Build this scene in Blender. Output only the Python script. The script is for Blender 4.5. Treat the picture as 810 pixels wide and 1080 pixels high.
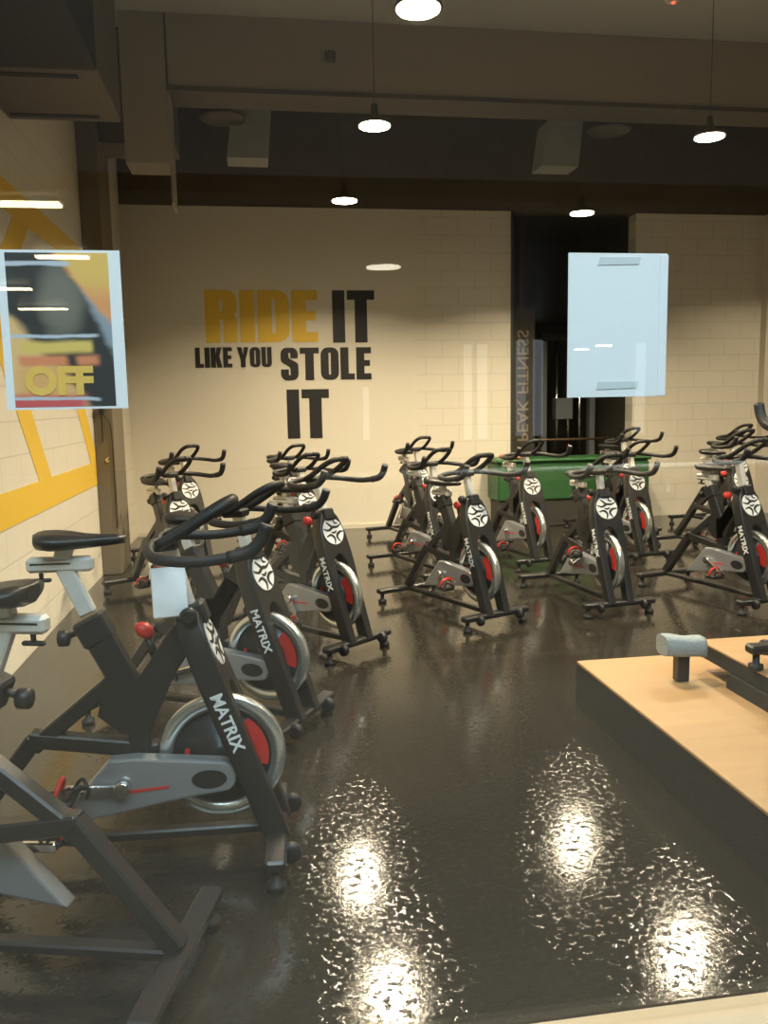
import bpy, math, random
from mathutils import Vector, Matrix

random.seed(4)
R = math.radians
for o in list(bpy.data.objects):
    bpy.data.objects.remove(o, do_unlink=True)
scene = bpy.context.scene
col = scene.collection
PI = math.pi

# ------------------------------------------------------------------ camera
cam_data = bpy.data.cameras.new('camera')
cam = bpy.data.objects.new('camera', cam_data)
col.objects.link(cam)
cam_data.sensor_fit = 'VERTICAL'
cam_data.sensor_height = 36.0
cam_data.lens = 36.0 * 870.0 / 1080.0
cam_data.clip_start = 0.05
right = Vector((0.98819167, -0.15213298, -0.0182424))
down = Vector((-0.03755953, -0.12508712, -0.99143456))
fwd = Vector((0.14854801, 0.98041255, -0.12932409))
m = Matrix((( right.x, -down.x, -fwd.x, 0.0),
            ( right.y, -down.y, -fwd.y, 0.0),
            ( right.z, -down.z, -fwd.z, 1.46),
            ( 0, 0, 0, 1)))
cam.matrix_world = m
scene.camera = cam

# ------------------------------------------------------------------ world, exposure, large lights
w = bpy.data.worlds.new('world')
scene.world = w
w.use_nodes = True
w.node_tree.nodes['Background'].inputs[0].default_value = (0.62, 0.72, 0.85, 1)
w.node_tree.nodes['Background'].inputs[1].default_value = 0.10
vs = scene.view_settings
vs.view_transform = 'Standard'
vs.look = 'None'
vs.exposure = 0.0
vs.gamma = 1.0
vs.use_curve_mapping = False

WARM = (1.0, 0.82, 0.57)
DAY = (0.68, 0.86, 1.0)
LAMP_W = 83.0

def area(name, loc, size, size_y, power, color, rot=(0, 0, 0), shape='RECTANGLE', spread=None):
    l = bpy.data.lights.new(name, 'AREA')
    l.shape = shape
    l.size = size
    if shape in ('RECTANGLE', 'ELLIPSE'):
        l.size_y = size_y
    l.energy = power
    l.color = color
    if spread:
        l.spread = spread
    o = bpy.data.objects.new(name, l)
    col.objects.link(o)
    o.location = loc
    o.rotation_euler = rot
    return o

# added area light: bluish mall daylight from an assumed skylight behind the camera
area('added_mall_daylight', (1.0, -2.6, 7.2), 9.0, 3.6, 1250.0, DAY)

# ------------------------------------------------------------------ materials
def mat(name, color, rough=0.5, metal=0.0, bump=0.0, scale=40.0, var=0.0, emit=None, strength=0.0, spec=0.5, coat=0.0):
    mt = bpy.data.materials.new(name)
    mt.use_nodes = True
    nt = mt.node_tree
    b = nt.nodes['Principled BSDF']
    b.inputs['Base Color'].default_value = (*color, 1)
    b.inputs['Roughness'].default_value = rough
    b.inputs['Metallic'].default_value = metal
    b.inputs['Specular IOR Level'].default_value = spec
    b.inputs['Coat Weight'].default_value = coat
    if emit:
        b.inputs['Emission Color'].default_value = (*emit, 1)
        b.inputs['Emission Strength'].default_value = strength
    if bump or var:
        tc = nt.nodes.new('ShaderNodeTexCoord')
        nz = nt.nodes.new('ShaderNodeTexNoise')
        nz.inputs['Scale'].default_value = scale
        nz.inputs['Detail'].default_value = 4
        nt.links.new(tc.outputs['Object'], nz.inputs['Vector'])
        if bump:
            bp = nt.nodes.new('ShaderNodeBump')
            bp.inputs['Strength'].default_value = bump
            bp.inputs['Distance'].default_value = 0.01
            nt.links.new(nz.outputs['Fac'], bp.inputs['Height'])
            nt.links.new(bp.outputs['Normal'], b.inputs['Normal'])
        if var:
            mx = nt.nodes.new('ShaderNodeMix')
            mx.data_type = 'RGBA'
            mx.inputs['A'].default_value = (*[c * (1 - var) for c in color], 1)
            mx.inputs['B'].default_value = (*[min(1, c * (1 + var)) for c in color], 1)
            nt.links.new(nz.outputs['Fac'], mx.inputs['Factor'])
            nt.links.new(mx.outputs['Result'], b.inputs['Base Color'])
    return mt

def math_node(nt, op, a=None, b=None, c=None):
    n = nt.nodes.new('ShaderNodeMath')
    n.operation = op
    for i, v in enumerate((a, b, c)):
        if v is None:
            continue
        if isinstance(v, (int, float)):
            n.inputs[i].default_value = v
        else:
            nt.links.new(v, n.inputs[i])
    return n.outputs[0]

def block_material(name, color, axis, start=None):
    """painted concrete block: 0.4 x 0.2 m blocks with shallow joints"""
    mt = mat(name, color, 0.55)
    nt = mt.node_tree
    b = nt.nodes['Principled BSDF']
    tc = nt.nodes.new('ShaderNodeTexCoord')
    sp = nt.nodes.new('ShaderNodeSeparateXYZ')
    nt.links.new(tc.outputs['Object'], sp.inputs[0])
    cb = nt.nodes.new('ShaderNodeCombineXYZ')
    nt.links.new(sp.outputs[axis], cb.inputs[0])
    nt.links.new(sp.outputs[2], cb.inputs[1])
    br = nt.nodes.new('ShaderNodeTexBrick')
    br.inputs['Scale'].default_value = 1.0
    br.inputs['Brick Width'].default_value = 0.4
    br.inputs['Row Height'].default_value = 0.2
    br.inputs['Mortar Size'].default_value = 0.005
    br.inputs['Mortar Smooth'].default_value = 0.3
    nt.links.new(cb.outputs[0], br.inputs['Vector'])
    fac = br.outputs['Fac']
    if start is not None:
        fac = math_node(nt, 'MULTIPLY', fac, math_node(nt, 'GREATER_THAN', sp.outputs[axis], start))
    nz = nt.nodes.new('ShaderNodeTexNoise')
    nz.inputs['Scale'].default_value = 60
    nz.inputs['Detail'].default_value = 5
    nt.links.new(tc.outputs['Object'], nz.inputs['Vector'])
    h = math_node(nt, 'MULTIPLY_ADD', fac, -1.0, math_node(nt, 'MULTIPLY', nz.outputs['Fac'], 0.12))
    bp = nt.nodes.new('ShaderNodeBump')
    bp.inputs['Strength'].default_value = 0.4
    bp.inputs['Distance'].default_value = 0.005
    nt.links.new(h, bp.inputs['Height'])
    nt.links.new(bp.outputs['Normal'], b.inputs['Normal'])
    mx = nt.nodes.new('ShaderNodeMix')
    mx.data_type = 'RGBA'
    mx.inputs['A'].default_value = (*color, 1)
    mx.inputs['B'].default_value = (*[c * 0.84 for c in color], 1)
    nt.links.new(fac, mx.inputs['Factor'])
    nt.links.new(mx.outputs['Result'], b.inputs['Base Color'])
    return mt

def floor_material():
    mt = mat('sealed dark floor', (0.03, 0.027, 0.022), 0.3)
    nt = mt.node_tree
    b = nt.nodes['Principled BSDF']
    tc = nt.nodes.new('ShaderNodeTexCoord')
    big = nt.nodes.new('ShaderNodeTexNoise')
    big.inputs['Scale'].default_value = 0.9
    big.inputs['Detail'].default_value = 5
    fine = nt.nodes.new('ShaderNodeTexNoise')
    fine.inputs['Scale'].default_value = 60
    fine.inputs['Detail'].default_value = 6
    fine.inputs['Roughness'].default_value = 0.62
    wav = nt.nodes.new('ShaderNodeTexNoise')
    wav.inputs['Scale'].default_value = 7
    wav.inputs['Detail'].default_value = 2
    for n in (big, fine, wav):
        nt.links.new(tc.outputs['Object'], n.inputs['Vector'])
    mx = nt.nodes.new('ShaderNodeMix')
    mx.data_type = 'RGBA'
    mx.inputs['A'].default_value = (0.013, 0.0115, 0.009, 1)
    mx.inputs['B'].default_value = (0.036, 0.031, 0.024, 1)
    nt.links.new(big.outputs['Fac'], mx.inputs['Factor'])
    nt.links.new(mx.outputs['Result'], b.inputs['Base Color'])
    sc_ = nt.nodes.new('ShaderNodeTexNoise')
    sc_.inputs['Scale'].default_value = 34
    sc_.inputs['Detail'].default_value = 9
    sc_.inputs['Roughness'].default_value = 0.7
    nt.links.new(tc.outputs['Object'], sc_.inputs['Vector'])
    mr = nt.nodes.new('ShaderNodeMapRange')
    mr.inputs['From Min'].default_value = 0.40
    mr.inputs['From Max'].default_value = 0.62
    mr.inputs['To Min'].default_value = 0.035
    mr.inputs['To Max'].default_value = 0.10
    nt.links.new(sc_.outputs['Fac'], mr.inputs['Value'])
    r = mr.outputs['Result']
    nt.links.new(r, b.inputs['Roughness'])
    gr = nt.nodes.new('ShaderNodeTexNoise')
    gr.inputs['Scale'].default_value = 44
    gr.inputs['Detail'].default_value = 3
    nt.links.new(tc.outputs['Object'], gr.inputs['Vector'])
    gm = nt.nodes.new('ShaderNodeMapRange')
    gm.interpolation_type = 'SMOOTHSTEP'
    gm.inputs['From Min'].default_value = 0.54
    gm.inputs['From Max'].default_value = 0.72
    nt.links.new(gr.outputs['Fac'], gm.inputs['Value'])
    h = math_node(nt, 'ADD', math_node(nt, 'MULTIPLY', fine.outputs['Fac'], 0.45), math_node(nt, 'MULTIPLY', wav.outputs['Fac'], 0.35))
    h = math_node(nt, 'ADD', h, math_node(nt, 'MULTIPLY', gm.outputs['Result'], 0.9))
    bp = nt.nodes.new('ShaderNodeBump')
    bp.inputs['Strength'].default_value = 0.08
    bp.inputs['Distance'].default_value = 0.01
    nt.links.new(h, bp.inputs['Height'])
    nt.links.new(bp.outputs['Normal'], b.inputs['Normal'])
    b.inputs['Specular IOR Level'].default_value = 0.5
    return mt

def wood_material(name, ca, cb_):
    mt = mat(name, ca, 0.45)
    nt = mt.node_tree
    b = nt.nodes['Principled BSDF']
    tc = nt.nodes.new('ShaderNodeTexCoord')
    mp = nt.nodes.new('ShaderNodeMapping')
    mp.inputs['Scale'].default_value = (1.2, 9.0, 1.0)
    nt.links.new(tc.outputs['Object'], mp.inputs['Vector'])
    nz = nt.nodes.new('ShaderNodeTexNoise')
    nz.inputs['Scale'].default_value = 2.6
    nz.inputs['Detail'].default_value = 6
    nt.links.new(mp.outputs[0], nz.inputs['Vector'])
    br = nt.nodes.new('ShaderNodeTexBrick')
    br.inputs['Scale'].default_value = 1.0
    br.inputs['Brick Width'].default_value = 1.3
    br.inputs['Row Height'].default_value = 0.13
    br.inputs['Mortar Size'].default_value = 0.0012
    br.inputs['Color1'].default_value = (0.35, 0.35, 0.35, 1)
    br.inputs['Color2'].default_value = (0.65, 0.65, 0.65, 1)
    br.inputs['Mortar'].default_value = (0.1, 0.1, 0.1, 1)
    nt.links.new(tc.outputs['Object'], br.inputs['Vector'])
    f = math_node(nt, 'MULTIPLY_ADD', br.outputs['Color'], 0.5, math_node(nt, 'MULTIPLY', nz.outputs['Fac'], 0.5))
    mx = nt.nodes.new('ShaderNodeMix')
    mx.data_type = 'RGBA'
    mx.inputs['A'].default_value = (*ca, 1)
    mx.inputs['B'].default_value = (*cb_, 1)
    nt.links.new(f, mx.inputs['Factor'])
    nt.links.new(mx.outputs['Result'], b.inputs['Base Color'])
    return mt

def glass_material():
    mt = bpy.data.materials.new('shop glass')
    mt.use_nodes = True
    nt = mt.node_tree
    nt.nodes.clear()
    out = nt.nodes.new('ShaderNodeOutputMaterial')
    tr = nt.nodes.new('ShaderNodeBsdfTransparent')
    tr.inputs[0].default_value = (0.97, 0.985, 0.975, 1)
    gl = nt.nodes.new('ShaderNodeBsdfGlossy')
    gl.inputs['Roughness'].default_value = 0.0
    gl.inputs[0].default_value = (1, 1, 1, 1)
    lw = nt.nodes.new('ShaderNodeLayerWeight')
    lw.inputs[0].default_value = 0.5
    p = math_node(nt, 'POWER', lw.outputs['Facing'], 5.0)
    f = math_node(nt, 'MULTIPLY_ADD', p, 0.9, 0.045)
    mx = nt.nodes.new('ShaderNodeMixShader')
    nt.links.new(f, mx.inputs[0])
    nt.links.new(tr.outputs[0], mx.inputs[1])
    nt.links.new(gl.outputs[0], mx.inputs[2])
    nt.links.new(mx.outputs[0], out.inputs[0])
    return mt

M = {}
M['floor'] = floor_material()
M['cream_left'] = block_material('cream painted block', (0.80, 0.74, 0.62), 1)
M['cream_back'] = block_material('cream painted wall', (0.80, 0.74, 0.62), 0, 1.9)
M['cream'] = mat('cream plaster', (0.72, 0.66, 0.55), 0.6, bump=0.1, scale=30)
M['beam'] = mat('beige beam paint', (0.33, 0.29, 0.23), 0.65, bump=0.1, scale=25)
M['column'] = mat('taupe column paint', (0.20, 0.165, 0.115), 0.6, bump=0.1, scale=25, var=0.08)
M['upper'] = mat('dark brown upper wall', (0.13, 0.108, 0.078), 0.7, bump=0.1, var=0.15, scale=6)
M['ceil'] = mat('grey ceiling paint', (0.45, 0.45, 0.42), 0.75)
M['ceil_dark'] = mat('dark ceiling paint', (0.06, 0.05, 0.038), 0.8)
M['duct_grey'] = mat('galvanised duct', (0.34, 0.34, 0.31), 0.5, var=0.1, scale=8)
M['duct_black'] = mat('black duct wrap', (0.008, 0.007, 0.005), 0.7, bump=0.3, scale=10)
M['duct_brown'] = mat('brown grey duct paint', (0.11, 0.092, 0.066), 0.6, var=0.1, scale=8)
M['yellow'] = mat('yellow wall paint', (0.86, 0.56, 0.06), 0.55, bump=0.1)
M['ink'] = mat('black vinyl letters', (0.022, 0.021, 0.022), 0.45)
M['panel'] = mat('black painted panel', (0.045, 0.041, 0.034), 0.55, var=0.2, scale=4)
M['glass'] = glass_material()
M['sill'] = mat('cream threshold', (0.46, 0.36, 0.23), 0.5, var=0.06, scale=9)
M['wood'] = wood_material('light oak boards', (0.34, 0.195, 0.085), (0.52, 0.325, 0.155))
M['carpet'] = mat('charcoal carpet side', (0.030, 0.030, 0.026), 0.95, bump=0.5, scale=220, var=0.25)
M['black'] = mat('black powder coat', (0.020, 0.019, 0.019), 0.33)
M['black2'] = mat('black satin plastic', (0.016, 0.016, 0.017), 0.45)
M['rubber'] = mat('black rubber grip', (0.017, 0.016, 0.016), 0.55, bump=0.15, scale=180)
M['saddle'] = mat('black saddle vinyl', (0.022, 0.021, 0.021), 0.38)
M['alu'] = mat('pale grey post', (0.70, 0.68, 0.63), 0.35, 0.25)
M['chrome'] = mat('polished steel', (0.78, 0.77, 0.74), 0.16, 1.0)
M['silver'] = mat('silver guard paint', (0.37, 0.38, 0.39), 0.32, 0.55)
M['wheel'] = mat('dark flywheel web', (0.045, 0.05, 0.055), 0.35, 0.5)
M['rim'] = mat('bright flywheel rim', (0.70, 0.71, 0.66), 0.24, 0.85)
M['red'] = mat('red plastic', (0.62, 0.035, 0.025), 0.4)
M['white'] = mat('white print', (0.82, 0.82, 0.80), 0.45)
M['card'] = mat('white card', (0.80, 0.83, 0.85), 0.5)
M['green'] = mat('green reflection box', (0.028, 0.105, 0.032), 0.45, var=0.15, scale=5)
M['rail_bar'] = mat('brown steel bar', (0.20, 0.13, 0.08), 0.35, 0.6)
M['stack'] = mat('grey weight plates', (0.25, 0.27, 0.29), 0.4, 0.3)
M['towel'] = mat('blue grey towel', (0.33, 0.38, 0.39), 0.95, bump=0.6, scale=120, var=0.2)
M['tan_ink'] = mat('tan letters', (0.30, 0.24, 0.16), 0.6)
M['paper'] = mat('white paper', (0.90, 0.91, 0.92), 0.6)
M['tape'] = mat('grey tape', (0.68, 0.73, 0.74), 0.5)
M['p_yellow'] = mat('poster yellow ink', (0.96, 0.58, 0.14), 0.4, var=0.15, scale=30)
M['lamp'] = mat('lamp diffuser', (0.9, 0.85, 0.75), 0.5, emit=(1.0, 0.84, 0.58), strength=22.0)
M['tube'] = mat('tube diffuser', (0.9, 0.9, 0.85), 0.5, emit=(1.0, 0.85, 0.52), strength=20.0)
M['lit_window'] = mat('lit shop window', (0.8, 0.85, 0.9), 0.4, emit=(0.86, 0.93, 1.0), strength=0.9)
M['led'] = mat('red indicator', (0.5, 0.02, 0.01), 0.4, emit=(1.0, 0.05, 0.02), strength=6.0)
M['mall'] = mat('mall wall paint', (0.34, 0.28, 0.21), 0.7)
M['mall_floor'] = mat('mall floor tile', (0.20, 0.155, 0.10), 0.45)
M['bal'] = mat('grey balustrade panel', (0.13, 0.12, 0.10), 0.4)

# ------------------------------------------------------------------ mesh helper
def frame_of(d):
    d = d.normalized()
    up = Vector((0, 0, 1)) if abs(d.z) < 0.95 else Vector((1, 0, 0))
    s = d.cross(up).normalized()
    u = s.cross(d).normalized()
    return s, u

def catmull(pts, n):
    P = [Vector(p) for p in pts]
    if n <= 1 or len(P) < 3:
        return P
    Q = [2 * P[0] - P[1]] + P + [2 * P[-1] - P[-2]]
    out = []
    for i in range(1, len(Q) - 2):
        p0, p1, p2, p3 = Q[i - 1:i + 3]
        for k in range(n):
            t = k / n
            out.append(0.5 * ((2 * p1) + (p2 - p0) * t + (2 * p0 - 5 * p1 + 4 * p2 - p3) * t * t + (3 * p1 - p0 - 3 * p2 + p3) * t ** 3))
    out.append(P[-1])
    return out

class MB:
    def __init__(self):
        self.v, self.f, self.m, self.s = [], [], [], []
    def face(self, idx, mi=0, smooth=False):
        self.f.append(tuple(idx)); self.m.append(mi); self.s.append(smooth)
    def box(self, c, size, mi=0, mtx=None, bev=0.0):
        hx, hy, hz = [s / 2 for s in size]
        if bev:
            b = min(bev, hx * .9, hy * .9, hz * .9)
            base = len(self.v)
            ids = {}
            for sx in (-1, 1):
                for sy in (-1, 1):
                    for sz in (-1, 1):
                        for ax in range(3):
                            p = [sx * (hx - b), sy * (hy - b), sz * (hz - b)]
                            p[ax] = (sx * hx, sy * hy, sz * hz)[ax]
                            q = Vector(p)
                            if mtx: q = mtx @ q
                            ids[(sx, sy, sz, ax)] = len(self.v)
                            self.v.append(tuple(q + Vector(c)))
            for ax in range(3):
                o = [a for a in range(3) if a != ax]
                for s in (-1, 1):
                    q = []
                    for (a, b_) in ((-1, -1), (1, -1), (1, 1), (-1, 1)):
                        k = [0, 0, 0]; k[ax] = s; k[o[0]] = a; k[o[1]] = b_
                        q.append(ids[(*k, ax)])
                    self.face(q, mi)
            for ax in range(3):
                o = [a for a in range(3) if a != ax]
                for a in (-1, 1):
                    for b_ in (-1, 1):
                        k1 = [0, 0, 0]; k2 = [0, 0, 0]
                        k1[ax] = -1; k2[ax] = 1
                        for k in (k1, k2):
                            k[o[0]] = a; k[o[1]] = b_
                        self.face([ids[(*k1, o[0])], ids[(*k2, o[0])], ids[(*k2, o[1])], ids[(*k1, o[1])]], mi)
            for sx in (-1, 1):
                for sy in (-1, 1):
                    for sz in (-1, 1):
                        self.face([ids[(sx, sy, sz, a)] for a in range(3)], mi)
            return self
        base = len(self.v)
        for sx in (-1, 1):
            for sy in (-1, 1):
                for sz in (-1, 1):
                    q = Vector((sx * hx, sy * hy, sz * hz))
                    if mtx: q = mtx @ q
                    self.v.append(tuple(q + Vector(c)))
        for q in ((0, 1, 3, 2), (4, 6, 7, 5), (0, 4, 5, 1), (2, 3, 7, 6), (0, 2, 6, 4), (1, 5, 7, 3)):
            self.face([base + i for i in q], mi)
        return self
    def span(self, lo, hi, mi=0, bev=0.0):
        return self.box([(a + b) / 2 for a, b in zip(lo, hi)], [abs(b - a) for a, b in zip(lo, hi)], mi, None, bev)
    def tube(self, pts, r, n=10, smooth=3, mi=0, caps=True, radii=None):
        P = catmull(pts, smooth)
        N = len(P)
        rings = []
        s0 = None
        for i, p in enumerate(P):
            d = (P[min(i + 1, N - 1)] - P[max(i - 1, 0)])
            if s0 is None:
                s, u = frame_of(d)
            else:
                dn = d.normalized()
                s = (s0 - dn * s0.dot(dn)).normalized()
                u = s.cross(dn).normalized()
            s0 = s
            rr = r if radii is None else radii[0] + (radii[1] - radii[0]) * i / (N - 1)
            ring = []
            for k in range(n):
                a = 2 * PI * k / n
                ring.append(len(self.v))
                self.v.append(tuple(p + s * (rr * math.cos(a)) + u * (rr * math.sin(a))))
            rings.append(ring)
        for a, b in zip(rings, rings[1:]):
            for k in range(n):
                self.face((a[k], a[(k + 1) % n], b[(k + 1) % n], b[k]), mi, True)
        if caps:
            self.face(rings[0][::-1], mi); self.face(rings[-1], mi)
        return self
    def bar(self, p, q, wy, wn, mi=0, bev=0.006):
        """rectangular bar from p to q in the xz plane: wy wide along y, wn deep"""
        p, q = Vector(p), Vector(q)
        d = (q - p)
        L = d.length
        d.normalize()
        yv = Vector((0, 1, 0))
        nv = d.cross(yv).normalized()
        mt = Matrix((d, yv, nv)).transposed()
        return self.box((p + q) / 2, (L, wy, wn), mi, mt, bev)
    def lathe(self, prof, n=24, mi=0, axis='z', c=(0, 0, 0), smooth=True, closed=False):
        rings = []
        for (r, h) in prof:
            ring = []
            for k in range(n):
                a = 2 * PI * k / n
                x, y = r * math.cos(a), r * math.sin(a)
                if axis == 'z': q = (x, y, h)
                elif axis == 'y': q = (x, h, y)
                else: q = (h, x, y)
                ring.append(len(self.v))
                self.v.append((q[0] + c[0], q[1] + c[1], q[2] + c[2]))
            rings.append(ring)
        pairs = list(zip(rings, rings[1:]))
        if closed: pairs.append((rings[-1], rings[0]))
        for a, b in pairs:
            for k in range(n):
                self.face((a[k], a[(k + 1) % n], b[(k + 1) % n], b[k]), mi, smooth)
        if not closed:
            if prof[0][0] > 1e-5: self.face(rings[0][::-1], mi)
            if prof[-1][0] > 1e-5: self.face(rings[-1], mi)
        return self
    def prism(self, poly, fn, t0, t1, mi=0):
        """polygon (u,v) extruded between t0 and t1; fn(u,v,t)->xyz"""
        n = len(poly)
        a = []; b = []
        for (u, v_) in poly:
            a.append(len(self.v)); self.v.append(tuple(fn(u, v_, t0)))
        for (u, v_) in poly:
            b.append(len(self.v)); self.v.append(tuple(fn(u, v_, t1)))
        self.face(a[::-1], mi); self.face(b, mi)
        for k in range(n):
            self.face((a[k], a[(k + 1) % n], b[(k + 1) % n], b[k]), mi)
        return self
    def loft(self, rings, mi=0, smooth=True, caps=True):
        idx = []
        for rg in rings:
            r_ = []
            for p in rg:
                r_.append(len(self.v)); self.v.append(tuple(p))
            idx.append(r_)
        n = len(idx[0])
        for a, b in zip(idx, idx[1:]):
            for k in range(n):
                self.face((a[k], a[(k + 1) % n], b[(k + 1) % n], b[k]), mi, smooth)
        if caps:
            self.face(idx[0][::-1], mi); self.face(idx[-1], mi)
        return self
    def build(self, name, mats, parent=None):
        me = bpy.data.meshes.new(name)
        me.from_pydata(self.v, [], self.f)
        if not isinstance(mats, (list, tuple)): mats = [mats]
        for x in mats: me.materials.append(x)
        me.polygons.foreach_set('material_index', self.m)
        me.polygons.foreach_set('use_smooth', self.s)
        import bmesh
        bm = bmesh.new(); bm.from_mesh(me)
        bmesh.ops.recalc_face_normals(bm, faces=bm.faces)
        bm.to_mesh(me); bm.free()
        me.update()
        o = bpy.data.objects.new(name, me)
        col.objects.link(o)
        if parent: o.parent = parent
        return o

def curve_mesh(name, loops, depth, material, fn, parent=None):
    """flat shape with holes from closed loops (even-odd), extruded a little; fn maps (u,v,t) to xyz"""
    cu = bpy.data.curves.new(name, 'CURVE')
    cu.dimensions = '2D'; cu.fill_mode = 'BOTH'; cu.extrude = depth / 2
    for lp in loops:
        sp = cu.splines.new('POLY')
        sp.points.add(len(lp) - 1)
        for i, (x, y) in enumerate(lp):
            sp.points[i].co = (x, y, 0, 1)
        sp.use_cyclic_u = True
    return _from_curve(name, cu, material, fn, parent)

def text_mesh(name, body, size, depth, material, fn, parent=None, bold=0.0, xscale=1.0, spacing=1.0):
    cu = bpy.data.curves.new(name, 'FONT')
    cu.body = body; cu.size = size; cu.extrude = depth / 2; cu.offset = bold
    cu.align_x = 'CENTER'; cu.align_y = 'CENTER'; cu.space_character = spacing; cu.resolution_u = 3
    return _from_curve(name, cu, material, lambda u, v, t: fn(u * xscale, v, t), parent)

def _from_curve(name, cu, material, fn, parent):
    tmp = bpy.data.objects.new('tmp', cu)
    col.objects.link(tmp)
    dg = bpy.context.evaluated_depsgraph_get()
    me = bpy.data.meshes.new_from_object(tmp.evaluated_get(dg))
    bpy.data.objects.remove(tmp, do_unlink=True)
    for vtx in me.vertices:
        vtx.co = fn(*vtx.co)
    me.name = name
    me.materials.clear(); me.materials.append(material)
    me.update()
    o = bpy.data.objects.new(name, me)
    col.objects.link(o)
    if parent: o.parent = parent
    return o

def tag(o, label, cat, group=None, kind=None):
    o['label'] = label; o['category'] = cat
    if group: o['group'] = group
    if kind: o['kind'] = kind
    return o

def empty(name, loc, rz=0.0):
    o = bpy.data.objects.new(name, None)
    o.empty_display_size = 0.1
    col.objects.link(o)
    o.location = loc
    o.rotation_euler = (0, 0, rz)
    return o

def struct(name, mb, mats, label=None, cat=None):
    o = mb.build(name, mats)
    o['kind'] = 'structure'
    if label: o['label'] = label
    if cat: o['category'] = cat
    return o

def copy_tree(o, parent=None):
    c = o.copy()
    col.objects.link(c)
    c.parent = parent
    for ch in list(o.children):
        copy_tree(ch, c)
    return c

# ------------------------------------------------------------------ setting
struct('floor', MB().span((-4, 1.72, -0.1), (8.5, 12.2, 0)), M['floor'], 'dark polished gym floor with lamp reflections', 'floor')
struct('wall_left', MB().span((-1.6, 1.72, 0), (-1.40, 9.7, 4.5)), M['cream_left'], 'cream painted block wall on the left', 'wall')
wb = MB()
wb.span((-1.6, 9.70, 0), (3.04, 9.9, 3.68))
wb.span((4.60, 9.70, 0), (8.3, 9.9, 3.68))
struct('wall_back', wb, M['cream_back'], 'cream back wall carrying the slogan', 'wall')
struct('wall_back_upper', MB().span((-1.6, 9.72, 3.68), (8.3, 9.95, 5.2)), M['upper'], 'dark brown band of wall above the cream back wall', 'wall')
struct('wall_right', MB().span((8.0, 1.72, 0), (8.2, 9.7, 5.2)), M['cream'], 'cream wall on the right', 'wall')
# dark opening in the back wall
for nm, lo, hi in (('rear', (2.84, 11.8, 0), (4.8, 12.0, 3.9)), ('left', (2.84, 9.9, 0), (3.04, 11.8, 3.9)),
                   ('right', (4.60, 9.9, 0), (4.80, 11.8, 3.9)), ('top', (3.04, 9.9, 3.68), (4.6, 11.8, 3.9))):
    struct('wall_alcove_' + nm, MB().span(lo, hi), M['panel'])
tr = MB()
tr.span((3.04, 9.685, 0), (3.07, 9.72, 3.68))
struct('trim_1', tr, M['panel'])
struct('trim_2', MB().span((6.28, 9.58, 0), (8.0, 9.7, 3.68)), M['cream'], 'pale pier at the right end of the back wall', 'pier')
struct('column', MB().span((-1.40, 7.5, 0), (-1.235, 8.05, 4.6), 0, 0.006), M['column'], 'taupe square column at the end of the left wall', 'column')
struct('baseboard_back', MB().span((-1.4, 9.685, 0), (3.04, 9.7, 0.05)), M['cream'])
# ceiling
struct('ceiling', MB().span((-1.6, 1.72, 4.5), (8.3, 7.3, 4.7)), M['ceil'], 'grey ceiling slab', 'ceiling')
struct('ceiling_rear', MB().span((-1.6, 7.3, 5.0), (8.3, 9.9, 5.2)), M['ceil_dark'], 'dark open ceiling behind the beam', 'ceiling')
bm_ = MB()
bm_.span((-0.6, 7.0, 3.96), (8.0, 7.35, 4.5), 0, 0.004)
struct('beam', bm_, M['beam'], 'wide beige ceiling beam across the room', 'beam')
struct('trim_3', MB().span((-0.6, 6.985, 3.925), (8.0, 7.36, 3.96)), M['duct_brown'])
dr = MB()
dr.span((-0.94, 7.0, 3.38), (-0.60, 7.35, 4.5), 0, 0.004)
struct('beam_drop', dr, M['beam'], 'beige boxed drop hanging at the left end of the beam', 'beam')
struct('trim_4', MB().span((-0.60, 7.0, 3.08), (-0.585, 7.35, 4.5)), M['beam'])
struct('trim_5', MB().span((-1.4, 7.6, 3.7), (-0.6, 8.05, 4.6)), M['upper'])

# yellow paint on the left wall (wall plane x = -1.4)
def wall_paint(name, poly):
    mb = MB().prism(poly, lambda u, v, t: (t, u, v), -1.399, -1.397)
    o = struct(name, mb, M['yellow'])
    return o
wall_paint('trim_6', [(2.0, 0.81), (7.5, 0.81), (7.5, 1.01), (2.0, 1.01)])
wall_paint('trim_7', [(5.58, 1.01), (5.90, 1.01), (5.00, 2.03), (5.76, 2.625), (5.42, 2.625), (4.66, 2.03)])
wall_paint('trim_8', [(7.28, 1.01), (7.495, 1.01), (7.495, 1.10), (6.65, 2.03), (7.30, 2.625), (6.96, 2.625), (6.31, 2.03)])
wall_paint('trim_9', [(2.0, 2.62), (7.45, 2.62), (7.45, 2.80), (2.0, 2.80)])

# shop front: glass, threshold, frame
struct('window_1', MB().span((-2.6, 1.650, 0.02), (5.2, 1.660, 4.4)), M['glass'], 'large glass pane of the gym shop front', 'window')
sl = MB()
sl.span((-2.6, 1.56, -0.08), (5.2, 1.708, 0.004), 0, 0.003)
struct('trim_10', sl, M['sill'], 'pale threshold strip under the shop glass', 'threshold')
struct('wall_front', MB().span((-2.6, 1.6, 4.4), (8.3, 1.75, 7.3)), M['mall'])
struct('wall_shopfront_left', MB().span((-3.2, 1.6, 0), (-2.6, 1.75, 4.4)), M['mall'])
struct('wall_shopfront_right', MB().span((5.2, 1.6, 0), (8.3, 1.75, 4.4)), M['mall'])

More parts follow.
